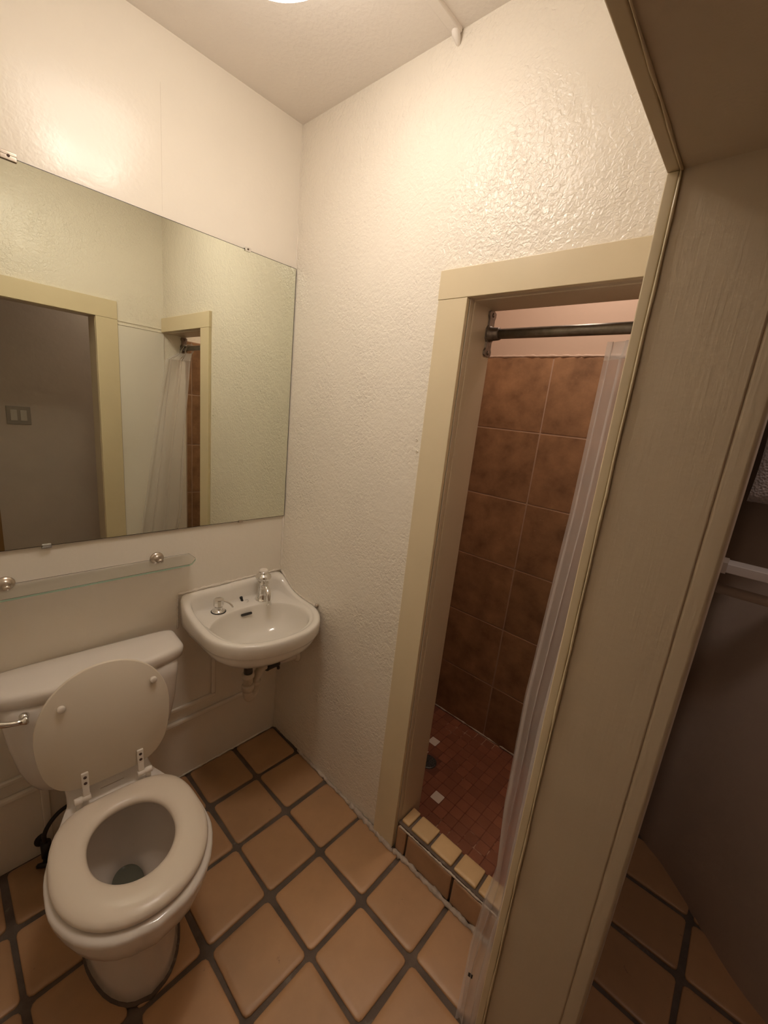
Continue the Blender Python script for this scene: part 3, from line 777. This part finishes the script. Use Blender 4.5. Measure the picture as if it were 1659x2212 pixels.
for bx_ in (-.105, .113):
    bm = bmesh.new(); lathe(bm, [(.0092, 0), (.0092, .008), (.0078, .0095), (.001, .010)], (bx_, 0, .290), (0, -1, 0), 18)
    o = link('bumper', bm, M['plastic'], cv, smooth=True); o.matrix_local = tilt
for hx_, sgn in ((-.068, -1), (.068, 1)):
    bm = bmesh.new()
    box(bm, hx_ - .0085, hx_ + .0085, -.007, 0, .030, .078)
    # cranked arm down to the pin
    prof = [(-.0075, .036), (-.0078, .024), (-.0085, .012), (-.0085, -.002)]
    loft(bm, [[(hx_ - .008, y, z), (hx_ + .008, y, z), (hx_ + .008, y + .0075, z), (hx_ - .008, y + .0075, z)] for y, z in prof])
    h = link('hinge', bm, M['plastic'], TO, bevel=.002); h.matrix_local = tilt
    for hz in (.047, .065):
        bm = bmesh.new(); lathe(bm, [(.0042, 0), (.0042, .0012), (.001, .0013)], (hx_, -.0068, hz), (0, -1, 0), 14); link('hinge_hole', bm, M['screw_hole'], h, smooth=True)
    bm = bmesh.new(); lathe(bm, [(.0085, -.010), (.009, -.008), (.009, .009), (.0082, .0095), (.0082, .0105), (.009, .011), (.009, .027), (.0078, .029)], (hx_, -.0045, .0), (sgn, 0, 0), 18)
    link('hinge_pin', bm, M['plastic'], h, smooth=True)
    bm = bmesh.new(); tube(bm, [(hx_ + sgn * .018, HY - .0045, .364), (hx_ + sgn * .018, HY - .0045, HZ)], .0075, 12); link('hinge_post', bm, M['plastic'], TO, smooth=True)

# tank
bm = bmesh.new()
def tank_ring(hw, yf, yb, z, e=5.0, bow=.018):
    pts = ering(hw, yf, yb, z, e, n=64); out = []
    for x, y, zz in pts:
        f = (yb - y) / (yb - yf); out.append((x, y - bow * max(0, f - .3) * (1 - (x / hw) ** 2), zz))
    return out
TB = -.006
loft(bm, [tank_ring(.10, -.12, -.05, .325, 3), tank_ring(.142, -.135, -.02, .331, 3.2), tank_ring(.170, -.142, TB, .350, 3.6), tank_ring(.186, -.147, TB, .385, 4), tank_ring(.202, -.150, TB, .44, 4.5),
          tank_ring(.216, -.152, TB, .52, 5), tank_ring(.224, -.153, TB, .60, 5), tank_ring(.226, -.153, TB, .662, 5)])
tk = link('tank', bm, M['ceramic_toilet'], TO, smooth=True)
bm = bmesh.new()
def lid_ring(o, z):
    hw, yf, yb = .243 - o, -.137 + o, .004 - o; pts = []; n = 96
    for k in range(n):
        a = 2 * PI * k / n; c, s = math.cos(a), math.sin(a); e = 9
        rr = (abs(c) ** e + abs(s) ** e) ** (-1 / e); x = hw * rr * c; y = (yf + yb) / 2 + (yb - yf) / 2 * rr * s
        f = max(0, (yb - y) / (yb - yf) - .35) / .65
        pts.append((x, y - .037 * f * (1 - (abs(x) / hw) ** 2.6), z))
    return pts
loft(bm, [lid_ring(.022, .656), lid_ring(.006, .655), lid_ring(.003, .657), lid_ring(.001, .672), lid_ring(.0, .684), lid_ring(.002, .692), lid_ring(.008, .6975), lid_ring(.018, .7), lid_ring(.06, .7005)])
link('tank_lid', bm, M['ceramic_toilet'], TO, smooth=True)
bm = bmesh.new()
lathe(bm, [(.012, 0), (.012, .004), (.0095, .007), (.0085, .016)], (-.176, -.155, .636), (0, -1, 0), 20)
tube(bm, curve_pts([(-.169, -.174, .636), (-.179, -.1775, .636), (-.196, -.180, .639), (-.220, -.181, .647), (-.250, -.180, .660), (-.276, -.177, .671)], 20),
     [.006, .011, .0122, .0115, .0095, .008, .0072, .0068, .0067, .0068, .007, .0075, .008, .0085, .009, .0094, .0098, .010, .010, .009, .006], 16)
link('flush_lever', bm, M['chrome'], TO, smooth=True)
bm = bmesh.new(); tube(bm, [(-.022, -.021, .352), (-.022, -.021, .322)], .012, 12); link('tank_nut', bm, M['iron_black'], TO)

# supply valve behind the toilet
t = thing('supply_valve', 'dark water shutoff valve and hose on the wall behind the toilet bowl', 'valve', (-.872, 0, .05))
bm = bmesh.new(); tube(bm, [(0, 0, 0), (0, -.05, 0)], .009, 12); lathe(bm, [(.024, 0), (.024, .003), (.012, .008)], (0, 0, 0), (0, -1, 0), 18); link('stub_pipe', bm, M['iron_black'], t, smooth=True)
bm = bmesh.new(); tube(bm, [(0, -.05, -.022), (0, -.05, .032)], .014, 14); lathe(bm, [(.006, 0), (.006, .02), (.018, .022), (.021, .028), (.018, .034), (.004, .036)], (0, -.05, -.016), (-.35, -.6, -.5), 14); link('valve_body', bm, M['iron_black'], t, smooth=True)
bm = bmesh.new(); tube(bm, curve_pts([(0, -.05, .03), (-.002, -.05, .06), (.012, -.050, .092), (.040, -.040, .110), (.085, -.036, .125), (.125, -.034, .16), (.138, -.034, .22), (.138, -.034, .285)], 28), .0065, 10); link('supply_hose', bm, M['iron_black'], t, smooth=True)

# ------------------------------------------------------------------ shower rod, curtain, drain
RX, RZ = .112, 1.766
t = thing('shower_rod', 'dark tarnished steel shower rod across the top of the shower opening', 'curtain rod', (RX, 0, RZ))
bm = bmesh.new(); tube(bm, [(0, -.815, 0), (0, -1.279, 0)], .0135, 20); link('rod_tube', bm, M['steel_dark'], t, smooth=True)
for yy, s in ((-.7885, -1), (-D + .0045, 1)):
    bm = bmesh.new()
    prof = [(-.060, .010), (-.056, .0165), (-.046, .0165), (-.038, .0125), (-.022, .0125), (-.012, .0185), (.012, .0185), (.022, .0125), (.038, .0125), (.046, .0165), (.056, .0165), (.060, .010)]
    loft(bm, [[(-w * 1.2, yy, z), (w * 1.2, yy, z), (w * 1.02, yy + s * .005, z), (-w * 1.02, yy + s * .005, z)] for z, w in prof])
    f = link('rod_flange', bm, M['flange'], t, smooth=False)
    bm = bmesh.new(); lathe(bm, [(.0235, .003), (.0205, .006), (.018, .012), (.0168, .030), (.0160, .033), (.0137, .034)], (0, yy, 0), (0, s, 0), 22); link('rod_socket', bm, M['flange'], f, smooth=True)
    for zz in (-.050, .050):
        bm = bmesh.new(); lathe(bm, [(.006, .004), (.006, .006), (.003, .0075), (.001, .0076)], (0, yy, zz), (0, s, 0), 12); link('flange_screw', bm, M['flange'], f, smooth=True)

t = thing('shower_curtain', 'frosted translucent plastic shower curtain bunched at one side of the shower opening', 'shower curtain', (0, 0, 0))
NU, NV = 90, 60
def lerp_tab(tab, z):
    if z >= tab[0][0]: return tab[0][1]
    for (za, a), (zb, b) in zip(tab, tab[1:]):
        if z >= zb: return b + (a - b) * (z - zb) / (za - zb)
    return tab[-1][1]
edge_x = [(1.735, .085), (1.50, .066), (1.34, .052), (.82, .020), (.50, -.020), (.30, -.060), (.12, -.122), (.0, -.222)]
edge_y = [(1.735, -1.113), (1.34, -1.121), (.82, -1.114), (.50, -1.136), (.34, -1.160), (.24, -1.152), (.12, -1.154), (.0, -1.190)]
wall_x = [(1.735, .075), (1.69, .005), (1.43, -.036), (1.02, -.098), (.69, -.142), (.30, -.195), (.0, -.235)]
def curt(u, z, off=0.0):
    ye = lerp_tab(edge_y, z); yw = -1.272
    xe, xw = lerp_tab(edge_x, z), lerp_tab(wall_x, z)
    f = u
    y = ye + (yw - ye) * (f + .055 * math.sin(f * 6 * PI * 1.6 + .4))
    y = max(min(y, ye), yw)
    amp = .009 + .007 * (1.735 - z) / 1.735
    fold = math.sin(f * 2 * PI * 2.6 + .8 * math.sin(z * 2.1)) + .25 * math.sin(f * 2 * PI * 6.1 + z * 1.7)
    x = xe + (xw - xe) * f + amp * fold * min(1, f * 6 + .15) + off
    x += .006 * math.sin(z * 9 + f * 5) * (1 - z / 1.735)
    return x, y
def sheet(name, z0, z1, m, off=0.0, nv=NV):
    bm = bmesh.new(); rows = []
    for j in range(nv + 1):
        z = z1 + (z0 - z1) * j / nv
        rows.append([bm.verts.new((*curt(i / NU, z, off), max(z, .0035))) for i in range(NU + 1)])
    for a, b in zip(rows, rows[1:]):
        for i in range(NU): bm.faces.new((a[i], a[i + 1], b[i + 1], b[i]))
    return link(name, bm, m, t, smooth=True)
sheet('curtain_sheet', .004, 1.690, M['film'])
sheet('curtain_hem', 1.690, 1.732, M['film_hem'], 0, 4)
for k in range(5):
    u = .40 + .13 * k; x, y = curt(u, 1.722)
    bm = bmesh.new(); cz = 1.752; hr = .034
    tube(bm, [(RX + (x - RX) * .5 * (1 - math.cos(a)) * .5 + hr * .62 * math.sin(a), y, cz + hr * math.cos(a)) for a in [2 * PI * q / 24 for q in range(25)]], .0016, 6, False)
    link('curtain_ring', bm, M['clip'], t, smooth=True)
bm = bmesh.new(); box(bm, -.001, .001, -.006, .006, -.0045, .0045); o = link('hem_magnet', bm, M['iron_black'], t, bevel=.0006)
o.location = (-.172, -1.1915, .103); o.rotation_euler = (0, .35, .2)

t = thing('shower_drain', 'round dark metal drain grate in the red mosaic shower floor', 'drain', (DRX, DRY, SZ))
bm = bmesh.new(); lathe(bm, [(.040, -.012), (.0405, .0005), (.039, .0022), (.030, .0026), (.001, .0030)], n=32); dg = link('drain_plate', bm, M['dark_pipe'], t, smooth=True)
bm = bmesh.new()
for rr, nn_ in ((.012, 6), (.022, 10), (.032, 16)):
    for k in range(nn_):
        a = 2 * PI * k / nn_; lathe(bm, [(.0026, .001), (.0026, .0036)], (rr * math.cos(a), rr * math.sin(a), 0), n=8)
tag(link('drain_hole', bm, M['black'], t), kind='stuff')
bm = bmesh.new(); lathe(bm, [(.005, .0025), (.005, .0042), (.001, .0044)], n=12); link('drain_screw', bm, M['iron_black'], t, smooth=True)

# ------------------------------------------------------------------ hall things
t = thing('hall_shelf', 'white edged corner shelf with dark rail below in the dim hall', 'shelf', (.5, -1.43, 1.18))
bm = bmesh.new()
loft(bm, [[(0, -.002, z), (0, -.245, z), (.07, -.185, z), (.07, -.002, z)] for z in (0, .026)])
link('shelf_board', bm, M['shelf_white'], t, bevel=.002)
boxes('shelf_end', [(-.004, .07, -.006, .020, -.004, .030)], M['paint_hall'], t, bevel=.002)
bm = bmesh.new(); tube(bm, [(.05, .004, -.062), (.05, -.21, -.062)], .0145, 14); link('shelf_rail', bm, M['paint_hall'], t, smooth=True)
bm = bmesh.new()
rows = [[(.02 + .006 * math.sin(k * 1.3 + z * 9), -.03 - .02 * k + .002 * math.sin(z * 20), z) for k in range(13)] for z in [1.385 + .03 * q for q in range(17)]]
loft(bm, rows, False, False, closed=False)
o = tag(link('glitter_cloth', bm, M['glitter'], smooth=True), 'grey glittery cloth hanging above the hall shelf', 'cloth')
o.location = (.53, -1.405, 0)
sm = o.modifiers.new('solid', 'SOLIDIFY'); sm.thickness = .004
t = thing('switch_plate', 'double light switch plate on the dark hall wall seen in the mirror', 'switch', (-.577, -2.1, 1.262))
boxes('plate', [(-.060, .060, 0, .006, -.057, .057)], M['plate'], t, bevel=.003)
for sx_ in (-.024, .024):
    r = boxes('rocker_switch', [(sx_ - .016, sx_ + .016, .004, .0085, -.033, .033)], M['rocker'], t, bevel=.0015)
door_1 = tag(boxes('door_1', [(-1.55, -.716, -2.1, -2.058, .006, 2.02)], M['wood'], bevel=.003), kind='structure')
bm = bmesh.new(); lathe(bm, [(.026, 0), (.026, .004), (.010, .008), (.010, .03), (.024, .036), (.028, .05), (.022, .062), (.001, .066)], (-.80, -2.058, .95), (0, 1, 0), 20)
link('door_knob', bm, M['nickel'], door_1, smooth=True)
